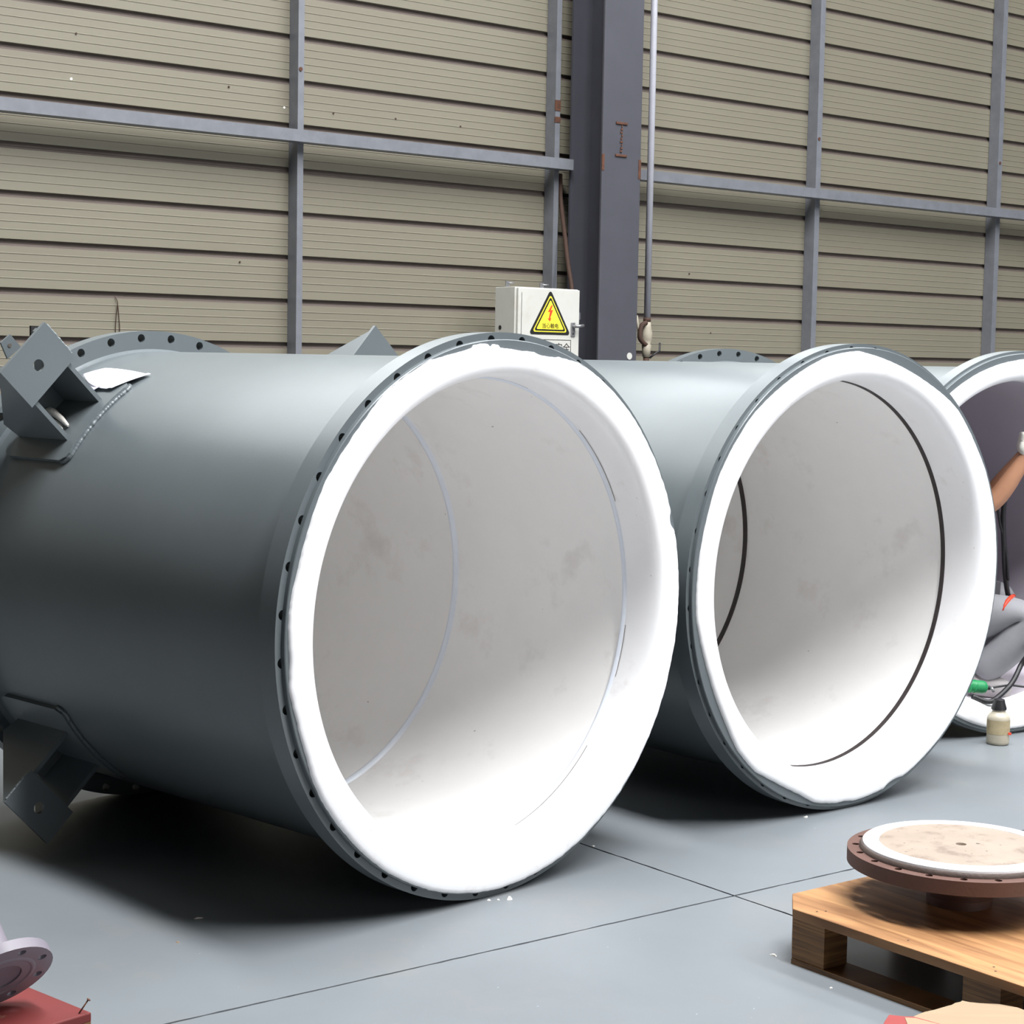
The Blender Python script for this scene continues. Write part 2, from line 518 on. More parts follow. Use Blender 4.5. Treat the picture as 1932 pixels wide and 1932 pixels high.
# ------------------------------------------------------------------ electrical cabinet
CW, CH, CD = 0.454, 0.62, 0.185
t = empty('electrical_cabinet', WP(6.357 + CW / 2, 0.45 - CD / 2, 1.825 - CH), WALL_ANG)
tag(t, 'white metal electrical cabinet with yellow warning triangle beside the column', 'cabinet')
MB().box(-CW / 2, CW / 2, -CD / 2 + 0.016, CD / 2, 0, CH).build('body', M['cab'], t, bevel=0.003)
door = MB().box(-CW / 2 + 0.012, CW / 2, -CD / 2, -CD / 2 + 0.014, 0.006, CH - 0.004).build('door', M['cab'], t, bevel=0.004)
yd = -CD / 2
MB().box(-CW / 2 + 0.034, -CW / 2 + 0.037, yd - 0.0015, yd + 0.001, 0.02, CH - 0.03).build('door_seam', M['metal'], door)
MB().tube([(-CW / 2 - 0.002, 0.045, 0.40), (-CW / 2 + 0.01, 0.045, 0.40)], 0.012, 12).build('knockout_hole', M['black'], t)
for xx, yy in ((-CW / 2 + 0.055, 0.055), (0.09, 0.075)):
    br = MB().box(xx - 0.014, xx + 0.014, yy - 0.003, yy + 0.003, CH - 0.002, CH + 0.035).build('hanging_lug', M['metal'], t)
    MB().tube([(xx, yy, CH + 0.024), (xx + 0.04, yy - 0.01, CH + 0.026)], 0.005, 6).build('bolt', M['metal'], br)
for zz in (0.12, 0.48):
    MB().box(-CW / 2 + 0.03, CW / 2 + 0.17, CD / 2, CD / 2 + 0.03, zz - 0.02, zz + 0.02).build('mounting_rail', M['steel'], t)
# handle
hx = 0.178
hp = MB().box(hx - 0.014, hx + 0.016, yd - 0.006, yd, 0.357, 0.437).build('handle_plate', M['metal'], t, bevel=0.004)
MB().tube([(hx, yd, 0.415), (hx, yd - 0.03, 0.415), (hx + 0.012, yd - 0.034, 0.416), (hx + 0.05, yd - 0.036, 0.420)], 0.009, 8).build('handle_lever', M['metal'], hp)
MB().tube([(hx, yd - 0.0075, 0.375), (hx, yd - 0.005, 0.375)], 0.005, 8).build('keyhole', M['black'], hp)


def rtri(cx, cz, half, h, rad, n=5):
    cs = [(cx - half, cz), (cx + half, cz), (cx, cz + h)]
    out = []
    for i in range(3):
        p = Vector(cs[i]); a = (Vector(cs[i - 1]) - p).normalized(); c = (Vector(cs[(i + 1) % 3]) - p).normalized()
        bis = (a + c).normalized()
        ang = a.angle(c) / 2
        d = rad / math.sin(ang)
        cen = p + bis * d
        s = p + a * (rad / math.tan(ang)) - cen
        e = p + c * (rad / math.tan(ang)) - cen
        a0 = math.atan2(s.y, s.x); a1 = math.atan2(e.y, e.x)
        da = (a1 - a0 + 3 * PI) % (2 * PI) - PI
        for k in range(n + 1):
            t_ = a0 + da * k / n
            out.append((cen.x + rad * math.cos(t_), cen.y + rad * math.sin(t_)))
    return out


SX = 0.012
SZ = 1.5755 - (1.825 - CH)
SH, SHH = 0.150, 0.245
SIN = SH * SHH / (SH + math.hypot(SH, SHH))       # in-radius


def sign_layer(k, rad, h0, h1, name, m, par):
    cz = SZ - 0.004 + SIN
    return MB().prism(rtri(SX, cz - SIN * k, SH * k, SHH * k, rad), lambda p, h: (p[0], yd - h, p[1]), h0, h1).build(name, m, par)


sign = sign_layer(1.0, 0.012, 0.0002, 0.0022, 'warning_sign', M['black'], t)
sign_layer(0.84, 0.010, 0.0022, 0.0028, 'sign_border', M['yellow'], sign)
sign_layer(0.765, 0.008, 0.0028, 0.0034, 'sign_inner_line', M['black'], sign)
sign_layer(0.66, 0.005, 0.0034, 0.0040, 'sign_field', M['yellow'], sign)
bolt = [(0.004, 0.145), (-0.013, 0.108), (-0.002, 0.112), (-0.008, 0.075), (-0.014, 0.076), (-0.002, 0.060), (0.004, 0.079), (-0.001, 0.078), (0.012, 0.122), (0.001, 0.118), (0.010, 0.145)]
MB().prism([(SX + 1.5 * x, SZ + 0.004 + 1.05 * z) for x, z in bolt][::-1], lambda p, h: (p[0], yd - h, p[1]), 0.0040, 0.0046).build('lightning_bolt', M['red'], sign)


def text(txt, size, x, z, y, m, parent, name='lettering'):
    cu = bpy.data.curves.new(name, 'FONT')
    cu.body = txt
    cu.size = size
    cu.extrude = 0.0004
    cu.align_x = 'CENTER'
    o = bpy.data.objects.new(name, cu)
    COL.objects.link(o)
    o.matrix_world = Matrix.Translation((x, y, z)) @ Matrix.Rotation(PI / 2, 4, 'X')
    bpy.context.view_layer.update()
    me = bpy.data.meshes.new_from_object(o.evaluated_get(bpy.context.evaluated_depsgraph_get()))
    me.materials.clear(); me.materials.append(m)
    o2 = bpy.data.objects.new(name, me)
    COL.objects.link(o2)
    o2.location = (x, y, z); o2.rotation_euler = (PI / 2, 0, 0)
    bpy.data.objects.remove(o, do_unlink=True)
    bpy.data.curves.remove(cu)
    o2.parent = parent
    return o2


text('\u5f53\u5fc3\u89e6\u7535', 0.030, SX, SZ + 0.033, yd - 0.0048, M['black'], sign)
s2z = 1.537 - (1.825 - CH)
plate = MB().box(SX - 0.155, SX + 0.155, yd - 0.0016, yd - 0.0002, s2z - 0.13, s2z + 0.008).build('notice_plate', M['cab'], t)
for (x0, x1, z0, z1) in ((-0.155, 0.155, 0.0045, 0.008), (-0.155, 0.155, -0.13, -0.1265), (-0.155, -0.1515, -0.13, 0.008), (0.1515, 0.155, -0.13, 0.008)):
    MB().box(SX + x0, SX + x1, yd - 0.0024, yd - 0.0015, s2z + z0, s2z + z1).build('plate_border', M['black'], plate)
text('\u5b89\u5168', 0.055, SX + 0.095, s2z - 0.056, yd - 0.0022, M['black'], plate)


# ------------------------------------------------------------------ lined pipes
RF, RB, FT = 0.75, 0.6845, 0.063


def pos(u, r, ph): return (u, r * math.cos(ph), RF + r * math.sin(ph))


def flange_mesh(u0, u1, ri, ro, nh, rh, hr, ph0=0.0):
    """annular flange with bolt holes; u1 is the visible face"""
    mb = MB()
    K, A = 20, 6
    da = 2 * PI / nh
    for s in range(nh):
        c = ph0 + s * da
        bd = [(c - da / 2 + da * k / (A - 1), ro) for k in range(A)]
        bd += [(c + da / 2, ro + (ri - ro) * k / 5) for k in range(1, 5)]
        bd += [(c + da / 2 - da * k / (A - 1), ri) for k in range(A)]
        bd += [(c - da / 2, ri + (ro - ri) * k / 5) for k in range(1, 5)]
        hy, hz = rh * math.cos(c), rh * math.sin(c)
        pts = [(r * math.cos(p), r * math.sin(p)) for p, r in bd]
        # angles run from the outer corner round the hole, equally spaced
        a0 = c - PI / 4
        hole = [(hy + hr * math.cos(a0 + 2 * PI * k / K), hz + hr * math.sin(a0 + 2 * PI * k / K)) for k in range(K)]
        for u in (u0, u1):
            vs = [(u, y, RF + z) for y, z in pts + hole]
            mb.add(vs, [(k, (k + 1) % K, K + (k + 1) % K, K + k) for k in range(K)])
        vs = [(u, y, RF + z) for u in (u0, u1) for y, z in hole]
        mb.add(vs, [(k, (k + 1) % K, K + (k + 1) % K, K + k) for k in range(K)], 0, True)
        vs = [(u, y, RF + z) for u in (u0, u1) for y, z in pts]
        mb.add(vs, [(k, k + 1, K + k + 1, K + k) for k in range(A - 1)], 0, True)
        mb.add(vs, [(k, k + 1, K + k + 1, K + k) for k in range(A + 4, 2 * A + 3)], 0, True)
    return mb


def bracket(parent, phd, ro=0.985):
    ph = R(phd)
    er = Vector((0, math.cos(ph), math.sin(ph))); et = Vector((0, -math.sin(ph), math.cos(ph))); eu = Vector((1, 0, 0))
    o = Vector((0, 0, RF))
    ri = 0.846
    # face plate with a hole
    cr = 0.914 if ro > 0.98 else 0.906
    K = 16
    sq = []
    for k in range(K):
        a = 2 * PI * k / K
        x, y = math.cos(a), math.sin(a)
        m = max(abs(x), abs(y))
        sq.append((x / m * 0.1, (cr + y / m * (ro - cr)) if y > 0 else (cr + y / m * (cr - ri))))
    ho = [(0.017 * math.cos(2 * PI * k / K), cr + 0.017 * math.sin(2 * PI * k / K)) for k in range(K)]
    mb = MB()
    for u in (-1.20, -1.188):
        mb.add([o + eu * u + et * x + er * y for x, y in sq + ho], [(k, (k + 1) % K, K + (k + 1) % K, K + k) for k in range(K)])
    for ring in (sq, ho):
        mb.add([o + eu * u + et * x + er * y for u in (-1.20, -1.188) for x, y in ring], [(k, (k + 1) % K, K + (k + 1) % K, K + k) for k in range(K)])
    br = mb.build('support_bracket', M['paint'], parent, weld=True)
    # gussets in planes along the pipe axis
    gp = [(-1.46, 0.690), (-1.201, 0.690), (-1.201, ro - 0.006), (-1.225, ro - 0.006), (-1.485, 0.745)]
    for s in (-1, 1):
        MB().prism(gp, lambda p, h: o + eu * p[0] + er * p[1] + et * h, s * 0.076 - 0.0065, s * 0.076 + 0.0065).build('gusset', M['paint'], br)
    MB().obox(o, eu, et, er, (-1.40, -1.385), (-0.07, 0.07), (0.69, 0.79)).build('cross_web', M['paint'], br)
    # curved saddle pad with rounded corners
    a0, a1 = R(phd - 14), R(phd + 12.3)
    n = 24
    mb = MB(); vs = []; 
    for i in range(n + 1):
        f = i / n
        ph_ = a0 + (a1 - a0) * f
        e = min(f, 1 - f) * (a1 - a0) * 0.7
        cut = 0.03 - math.sqrt(max(0, 0.03 ** 2 - max(0, 0.03 - e) ** 2))
        for u, r in ((-1.49 + cut, 0.68), (-1.49 + cut, 0.6985), (-1.155 - cut, 0.6985), (-1.155 - cut, 0.68)):
            vs.append(pos(u, r, ph_))
    fs = []
    for i in range(n):
        for k in range(4): fs.append((i * 4 + k, i * 4 + (k + 1) % 4, (i + 1) * 4 + (k + 1) % 4, (i + 1) * 4 + k))
    fs += [(3, 2, 1, 0), (n * 4, n * 4 + 1, n * 4 + 2, n * 4 + 3)]
    mb.add(vs, fs)
    mb.build('saddle_pad', M['paint'], br)
    # bumpy weld seams
    pts, rr = [], []
    for i in range(91):
        f = i / 90
        ph_ = a0 + (a1 - a0) * f
        e = min(f, 1 - f) * (a1 - a0) * 0.7
        cut = 0.03 - math.sqrt(max(0, 0.03 ** 2 - max(0, 0.03 - e) ** 2))
        pts.append(pos(-1.153 - cut + 0.002 * fn1(i, phd, 0.9), 0.6875, ph_)); rr.append(0.0065 + 0.002 * fn1(i, phd + 2, 0.8))
    MB().tube(pts, rr, 7).build('weld_seam', M['paint'], br)
    pts, rr = [], []
    for i in range(41):
        f = i / 40
        pts.append(o + eu * (-1.192 + 0.001 * fn1(i, 5, 0.9)) + et * (-0.101) + er * (0.86 + f * (ro - 0.87))); rr.append(0.0035 + 0.0022 * fn1(i, 9, 0.9))
    MB().tube(pts, rr, 6).build('weld_seam', M['paint_edge'], br)
    return br


def collar_edge_1(ph):
    d = math.degrees(ph) % 360
    r = 0.7285 + 0.0016 * fn1(d, 1, 0.35) + 0.0016 * fn1(d, 2, 0.9)
    for c, w, a in ((103, 9, -0.011), (86, 12, -0.024), (75, 7, -0.012), (183, 6, -0.006), (140, 14, -0.010), (160, 12, -0.012), (198, 10, -0.009), (175, 14, -0.004), (18, 2.2, -0.012)):
        x = (d - c) / w
        if abs(x) < 1: r += a * (1 - x * x) ** 1.0
    if 92.5 < d < 95: r += 0.006
    if abs(d - 98) < 2.5: r += 0.006
    return r


def collar_edge_2(ph):
    d = math.degrees(ph) % 360
    r = 0.7265 + 0.002 * fn1(d, 11, 0.12) + 0.001 * fn1(d, 12, 0.9)
    for c, w, a in ((70, 22, -0.022), (120, 14, -0.006), (205, 18, -0.020), (244, 12, -0.015), (172, 20, -0.006), (268, 3, -0.004), (287, 4, -0.010), (40, 12, -0.006)):
        x = (d - c) / w
        if abs(x) < 1: r += a * (1 - x * x) ** 1.0
    return r


def collar_edge_3(ph):
    d = math.degrees(ph) % 360
    return 0.727 + 0.003 * fn1(d, 21, 0.1) + 0.001 * fn1(d, 22, 0.8) - (0.012 * (1 - ((d - 110) / 30) ** 2) if abs(d - 110) < 30 else 0)


def make_pipe(k, x, y, yaw, L, label, edge, u_w1, u_w2, nholes, rh, ring_r, style, brackets=()):
    t = empty('lined_pipe', (x, y, 0), yaw - PI / 2)
    tag(t, label, 'pipe', 'large flanged pipes')
    # shell
    MB().lathe([(-L - 0.02, 0.664), (-L - 0.02, RB), (-FT + 0.002, RB), (-FT + 0.002, 0.664)], pos, 192).build('barrel', M['paint'], t, sharp=R(30))
    # weld necks
    MB().lathe([(-L + 0.022, RB - 0.002), (-L + 0.016, RB + 0.002), (-L + 0.005, RB + 0.004), (-L + 0.001, RB + 0.008), (-L - 0.004, RB + 0.008)], pos, 160).build('neck_fillet', M['paint'], t)
    flange_mesh(-FT, 0.0, 0.662, RF, nholes, rh, 0.0125, R(9 * 0.40)).build('front_flange', M['paint'], t, sharp=R(30), weld=True)
    flange_mesh(-L - FT, -L, 0.662, RF, nholes, 0.7275, 0.0135, R(9 * 0.42)).build('rear_flange', M['paint'], t, sharp=R(30), weld=True)
    MB().lathe([(0.0, 0.674), (0.0, ring_r), (0.0125, ring_r), (0.0145, ring_r - 0.002), (0.0145, 0.674)], pos, 200).build('backing_ring', M['paint'], t, sharp=R(30))

    # white flared collar
    def cp(ph):
        e = edge(ph)
        k_ = 1.0 + 0.10 * fn1(math.degrees(ph), 31 + k, 0.05)
        mid = 0.5 * (e + 0.66)
        return [(u_w1 + 0.002, 0.6345), (-0.06, 0.6335), (-0.025, 0.6345), (-0.008, 0.6365), (0.004, 0.6400), (0.0125, 0.6450), (0.0185 * k_, 0.6520),
                (0.0222 * k_, 0.662), (0.0235 * k_, mid), (0.0230 * k_, e - 0.012), (0.0215 * k_, e - 0.005), (0.0185, e - 0.0012), (0.014, e)]
    MB().lathe(cp, pos, 720).build('liner_collar', M['white'], t, sharp=R(50))
    # bore liner
    rb1, rb2 = 0.640, 0.652
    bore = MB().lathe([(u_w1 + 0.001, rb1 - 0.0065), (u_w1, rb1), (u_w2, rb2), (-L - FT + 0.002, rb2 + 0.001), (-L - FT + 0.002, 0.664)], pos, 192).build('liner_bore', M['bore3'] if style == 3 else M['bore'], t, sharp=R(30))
    MB().lathe([(-L - FT + 0.003, 0.0), (-L - FT + 0.003, 0.655), (-L - FT - 0.012, 0.66), (-L - FT - 0.012, 0.0)], pos, 96).build('added_end_reflector', M['bore3'] if style == 3 else M['bore'], t, sharp=R(30))  # unseen closing disc added to bounce light back into the bore
    for u, r in ((u_w1, rb1), (u_w2, rb2)):
        if style == 1:
            pr = lambda ph, u=u, r=r: [(u + 0.012, r + 0.003), (u + 0.008, r - 0.005 + 0.0008 * fn1(math.degrees(ph), u, 0.3)), (u + 0.002, r - 0.0115), (u - 0.006, r - 0.0100), (u - 0.012 + 0.0015 * fn1(math.degrees(ph), u + 5, 0.1), r - 0.002), (u - 0.013, r + 0.003)]
            MB().lathe(pr, pos, 200).build('weld_bead', M['bead'], bore)
            for a0, a1 in (((72, 101), (26, 50), (286, 318), (258, 270), (338, 352)) if u == u_w1 else ((128, 150), (20, 60), (300, 340))):
                du = 0.0125 if u == u_w1 else -0.0135
                rr_ = r - (0.0075 if u == u_w1 else 0.0012)
                MB().lathe([(u + du - 0.0011, rr_), (u + du + 0.0011, rr_)], pos, 24, False, R(a0), R(a1)).build('gap_line', M['gap'], bore)
        elif style == 2:
            MB().lathe([(u + 0.0085, r + 0.002), (u + 0.0085, r - 0.0075), (u - 0.0085, r - 0.0075), (u - 0.0085, r + 0.002)], pos, 160).build('dark_band', M['band'], bore, sharp=R(30))
    for p in brackets:
        bracket(t, p, 0.985 if p > 0 and p < 180 else 0.962)
    return t


P1 = make_pipe(1, -0.03, 4.8369, 0.80, 1.5711, 'nearest big grey-green flanged pipe, white lined, with support brackets and a paper on top', collar_edge_1,
               -0.108, -0.836, 40, 0.7305, 0.7318, 1, (135.6, 46.5, 223.6, 316.5))
P2 = make_pipe(2, 1.1011, 5.8929, 0.6824, 2.02, 'middle big grey-green flanged pipe with two dark bands in its white bore', collar_edge_2,
               -0.138, -1.10, 40, 0.7305, 0.7385, 2)
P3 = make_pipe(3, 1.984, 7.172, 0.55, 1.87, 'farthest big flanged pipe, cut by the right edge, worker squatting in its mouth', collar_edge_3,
               -0.105, -0.9, 40, 0.7275, 0.7405, 3)

# small welded clips behind the upper bracket of the nearest pipe
br1 = [c for c in P1.children if c.name.startswith('support_bracket')][0]
cv = [(-0.68, 0.701), (-0.658, 0.655), (-0.615, 0.690), (-0.650, 0.726)]
MB().prism(cv, lambda p, h: (h, p[0], RF + p[1]), -1.352, -1.345).build('clip_plate', M['paint'], br1)
MB().tube([(-1.3435, -0.652, RF + 0.694), (-1.352, -0.652, RF + 0.694)], 0.006, 10).build('clip_hole', M['wall_back'], br1)
MB().obox((-1.36, -0.59, RF + 0.70), Vector((1, 0, 0)), Vector((0, 1, 0)), Vector((0, 0, 1)), (0, 0.008), (0.012, 0.045), (0, 0.052)).build('clip_plate', M['dark'], br1)

# paper sheet lying over the barrel and pad edge
def cyl_pt(P, u, deg, r):
    ph = R(deg)
    return P.matrix_world @ Vector(pos(u, r, ph))
bpy.context.view_layer.update()
c00, c10, c11, c01 = (-1.437, 119.6), (-1.437, 113.2), (-1.145, 116.4), (-1.165, 125.6)
mb = MB(); nU, nV = 18, 12
vs = []
for i in range(nU + 1):
    for j in range(nV + 1):
        s, tt = i / nU, j / nV
        u = (c00[0] * (1 - s) + c01[0] * s) * (1 - tt) + (c10[0] * (1 - s) + c11[0] * s) * tt
        d = (c00[1] * (1 - s) + c01[1] * s) * (1 - tt) + (c10[1] * (1 - s) + c11[1] * s) * tt
        d += 2.2 * math.sin(PI * s) * (1 - tt)
        u -= 0.05 * (1 - tt) * max(0, s - 0.5)
        r = 0.6875 + 0.0175 * (1 - tt) + 0.004 * math.sin(PI * s) + 0.004 * (s > 0.9)
        vs.append(cyl_pt(P1, u, d, r))
fs = [(i * (nV + 1) + j, i * (nV + 1) + j + 1, (i + 1) * (nV + 1) + j + 1, (i + 1) * (nV + 1) + j) for i in range(nU) for j in range(nV)]
mb.add(vs, fs, 0, True)
pb = sum((Vector(v) for v in vs), Vector()) / len(vs)
mb.v = [tuple(Vector(v) - pb) for v in mb.v]
pap = empty('paper_sheet', pb)
tag(pap, 'white written paper sheet lying on top of the nearest pipe beside the bracket', 'paper')
sh = mb.build('sheet', M['paper'], pap)
sm = sh.modifiers.new('thick', 'SOLIDIFY'); sm.thickness = 0.0012
# folded-over corner
q = [cyl_pt(P1, -1.425, 120.4, 0.7035) - pb, cyl_pt(P1, -1.405, 119.6, 0.7085) - pb, cyl_pt(P1, -1.25, 125.4, 0.710) - pb, cyl_pt(P1, -1.275, 126.4, 0.7045) - pb]
fo = MB().add(q, [(0, 1, 2, 3)]).build('folded_corner', M['paper_shade'], pap)
sm = fo.modifiers.new('thick', 'SOLIDIFY'); sm.thickness = 0.0012

# rag tucked between the gussets
ra = [cyl_pt(P1, -1.40, 135.0, 0.706), cyl_pt(P1, -1.34, 135.8, 0.722), cyl_pt(P1, -1.28, 137.2, 0.716), cyl_pt(P1, -1.235, 138.6, 0.704)]
mb = MB().tube(smooth_path(ra, 5), [0.008, 0.011, 0.012, 0.013, 0.013, 0.012, 0.012, 0.011, 0.010, 0.009, 0.009, 0.008, 0.007, 0.006, 0.005, 0.003][:16], 8)
rb_ = [cyl_pt(P1, -1.36, 137.2, 0.704), cyl_pt(P1, -1.30, 138.2, 0.708), cyl_pt(P1, -1.255, 139.6, 0.703)]
mb.tube(smooth_path(rb_, 5), [0.007, 0.008, 0.009, 0.009, 0.008, 0.008, 0.007, 0.006, 0.005, 0.004, 0.003], 7)
tag(mb.build('white_rag', M['rag']), 'crumpled white rag stuffed between the bracket plates of the nearest pipe', 'rag')

# ------------------------------------------------------------------ pallet and rusty flange
PA = empty('wooden_pallet', (0.688, 4.314, 0.0), FLOOR_ANG)
tag(PA, 'low plywood pallet with a rusty round flange on it', 'pallet')
ZT, TH = 0.1345, 0.022
poly = [(0.0, 0.0)]
poly = [(0.0, -1.11), (0.80, -1.11), (0.80, 0.0887), (0.0912, 0.0887), (0.0, 0.0)]
for i in range(1, 40):
    f = i / 40
    poly.append((0.0012 * fn1(i, 3, 0.9), -1.11 * f))
MB().prism(poly, lambda p, h: (p[0], p[1], h), ZT - TH, ZT).build('top_board', [M['wood']], PA, bevel=0.0015)
MB().prism([(0.001, -1.11), (0.80, -1.11), (0.80, 0.087), (0.0925, 0.087), (0.001, -0.002)], lambda p, h: (p[0], p[1], h), ZT - TH - 0.0005, ZT - 0.003).build('board_edge', M['ply'], PA)
for ya in (0.0, -0.505, -1.01):
    for xa in (0.004, 0.36, 0.71):
        if xa == 0.004 and ya == 0.0:
            MB().prism([(0.004, -0.10), (0.084, -0.10), (0.084, 0.079), (0.004, 0.002)], lambda p, h: (p[0], p[1], h), 0.012, ZT - TH).build('block', M['ply'], PA)
        else:
            MB().box(xa, xa + 0.08, ya - 0.10, ya, 0.012, ZT - TH).build('block', M['ply'], PA)
for xa in (0.0, 0.356, 0.706):
    MB().box(xa, xa + 0.09, -1.11, 0.0, 0.0, 0.012).build('bottom_board', M['ply'], PA)
for (x, y) in ((0.05, -0.06), (0.03, -0.05), (0.05, -0.55), (0.03, -0.57), (0.4, -0.6), (0.04, -0.32)):
    MB().tube([(x, y, ZT - 0.004), (x, y, ZT + 0.0006)], 0.0028, 8).build('nail_head', M['grime'], PA)

DC = Vector((1.1041, 4.394, ZT))
D = empty('blind_flange', DC)
tag(D, 'round rusty flange with white faced top resting on the plywood pallet', 'flange')
zb, zt = 0.26 - ZT - 0.034, 0.26 - ZT
pz = lambda h, r, ph: (r * math.cos(ph), r * math.sin(ph), h)


def disc_flange(z0, z1, ri, ro, nh, rh, hr, ph0):
    src = flange_mesh(z0, z1, ri, ro, nh, rh, hr, ph0)
    src.v = [(v[1], v[2] - RF, v[0]) for v in src.v]
    return src


disc_flange(zb, zt, 0.20, 0.2716, 20, 0.251, 0.0088, R(6)).build('rim', M['brown'], D, sharp=R(30), weld=True)
MB().lathe([(zb, 0.0), (zb, 0.205), (zt - 0.004, 0.205)], pz, 72).build('under_plate', M['brown'], D, sharp=R(30))
MB().lathe([(zt - 0.001, 0.242), (zt + 0.006, 0.242), (zt + 0.011, 0.238), (zt + 0.0115, 0.20)], pz, 96).build('raised_step', M['brown_dark'], D, sharp=R(40))
MB().lathe([(zt + 0.004, 0.235), (zt + 0.016, 0.2345), (zt + 0.0185, 0.231), (zt + 0.0190, 0.196), (zt + 0.012, 0.194)], pz, 120).build('white_face', M['white'], D, sharp=R(40))
MB().lathe([(zt + 0.006, 0.195), (zt + 0.0178, 0.1945), (zt + 0.0182, 0.013), (zt + 0.008, 0.011), (zt + 0.008, 0.0)], pz, 96).build('dirty_face', M['dirty'], D, sharp=R(40))
MB().lathe([(0.0, 0.0), (0.0, 0.078), (0.02, 0.078), (0.03, 0.070), (zb, 0.070)], pz, 48).build('hub', M['brown'], D, sharp=R(30))

# torn cardboard carton at the bottom right corner
cbp = [(0.890, 3.845), (0.870, 3.822), (0.862, 3.76), (0.84, 3.60), (1.20, 3.42), (1.17, 3.66), (1.129, 3.880), (1.116, 3.899), (1.08, 3.912), (1.041, 3.920), (1.018, 3.926), (1.004, 3.934), (0.998, 3.924), (0.985, 3.918), (0.975, 3.906), (0.964, 3.899), (0.945, 3.884), (0.93, 3.872), (0.905, 3.856)]
CF = 0.9637
cbp = [(x * CF, y * CF) for x, y in cbp]
cb0 = Vector((1.06, 3.585, 0))
CB = empty('cardboard_carton', cb0)
tag(CB, 'torn cardboard carton with red printed flap in front of the pallet', 'cardboard')
cc = [(p[0] - cb0.x, p[1] - cb0.y) for p in cbp]
MB().prism(cc, lambda p, h: (p[0], p[1], h + 0.002 * fn1(p[0] * 40 + p[1] * 31, 2)), 0.094, 0.100).build('top_flap', M['card'], CB)
MB().prism([(p[0] * 0.96 + 0.01, p[1] * 0.9 - 0.012) for p in cc], lambda p, h: (p[0], p[1], h), 0.0, 0.0935).build('folded_layers', M['card'], CB)
rf = [(0.800, 3.772), (0.806, 3.79), (0.822, 3.824), (0.832, 3.823), (0.852, 3.818), (0.872, 3.817), (0.90, 3.795), (0.93, 3.77), (0.90, 3.62), (0.80, 3.62)]
rf = [(x * CF, y * CF) for x, y in rf]
MB().prism([(p[0] - cb0.x, p[1] - cb0.y) for p in rf][::-1], lambda p, h: (p[0], p[1], h + 0.0015 * fn1(p[0] * 60 + p[1] * 31, 8)), 0.1005, 0.1035).build('red_flap', M['cardred'], CB)
MB().prism([(x * CF - cb0.x, y * CF - cb0.y) for x, y in ((0.852, 3.808), (0.874, 3.806), (0.925, 3.765), (0.90, 3.64), (0.84, 3.64))][::-1], lambda p, h: (p[0], p[1], h), 0.1045, 0.1052).build('pale_print', M['card'], CB)

# red painted wooden block and the small flanged spool
RBX = empty('red_wooden_block', (-0.832, 3.628, 0.0), math.atan2(-0.657, 0.754))
tag(RBX, 'red painted wooden block at the bottom left corner', 'block')
MB().box(-0.60, 0.0, -0.30, 0.0, 0.0, 0.096).build('core', M['ply'], RBX)
MB().box(-0.60, 0.001, -0.30, 0.001, 0.080, 0.100).build('painted_top', M['redwood'], RBX, bevel=0.003)
np_ = [(-0.012, -0.022, 0.098), (0.0, -0.006, 0.128)]
nl = MB().tube(np_, 0.0017, 6)
nl.tube([(0.0, -0.006, 0.127), (0.0006, -0.0052, 0.1285)], 0.0042, 8)
nl.build('bent_nail', M['rust'], RBX)

SPC = Vector((-1.003, 3.583, 0.181))
SPN = Vector((0.502, -0.535, -0.681)).normalized()
e1 = SPN.cross(Vector((0, 0, 1))).normalized()
e2 = SPN.cross(e1).normalized()
sp = empty('flanged_spool', SPC)
tag(sp, 'small lilac-grey flanged pipe stub tilted on the red wooden block', 'pipe fitting')


def spos(h, r, ph): return tuple(SPN * h + e1 * (r * math.cos(ph)) + e2 * (r * math.sin(ph)))


fm = flange_mesh(-0.022, 0.0, 0.045, 0.110, 8, 0.090, 0.0095, R(35))
fm.v = [spos(v[0], math.hypot(v[1], v[2] - RF), math.atan2(v[2] - RF, v[1])) for v in fm.v]
fm.build('flange', M['lilac'], sp, sharp=R(30), weld=True)
MB().lathe([(-0.004, 0.0), (-0.004, 0.060), (0.0015, 0.064), (0.0025, 0.068), (0.0, 0.074)], spos, 48).build('raised_face', M['lilac'], sp)
MB().lathe([(-0.021, 0.062), (-0.040, 0.047), (-0.055, 0.042), (-0.20, 0.042), (-0.20, 0.0)], spos, 40).build('neck', M['lilac'], sp, sharp=R(40))

# ------------------------------------------------------------------ worker inside the far pipe
def skin_mesh(name, verts, edges, radii, root, mats, parent=None, sub=2, loc=(0, 0, 0)):
    me = bpy.data.meshes.new(name)
    me.from_pydata([Vector(v) - Vector(loc) for v in verts], edges, [])
    o = bpy.data.objects.new(name, me)
    COL.objects.link(o)
    sk = o.modifiers.new('skin', 'SKIN')
    sk.use_smooth_shade = True
    for i, r in enumerate(radii):
        rr = r if isinstance(r, tuple) else (r, r)
        me.skin_vertices[0].data[i].radius = rr
        me.skin_vertices[0].data[i].use_root = (i == root)
    sb = o.modifiers.new('sub', 'SUBSURF'); sb.levels = sub; sb.render_levels = sub
    bpy.context.view_layer.update()
    m2 = bpy.data.meshes.new_from_object(o.evaluated_get(bpy.context.evaluated_depsgraph_get()))
    m2.materials.clear(); m2.materials.append(mats)
    for p in m2.polygons: p.use_smooth = True
    bpy.data.objects.remove(o, do_unlink=True)
    bpy.data.meshes.remove(me)
    o2 = bpy.data.objects.new(name, m2)
    COL.objects.link(o2)
    o2.location = loc if parent is None else (0, 0, 0)
    if parent: o2.parent = parent
    return o2


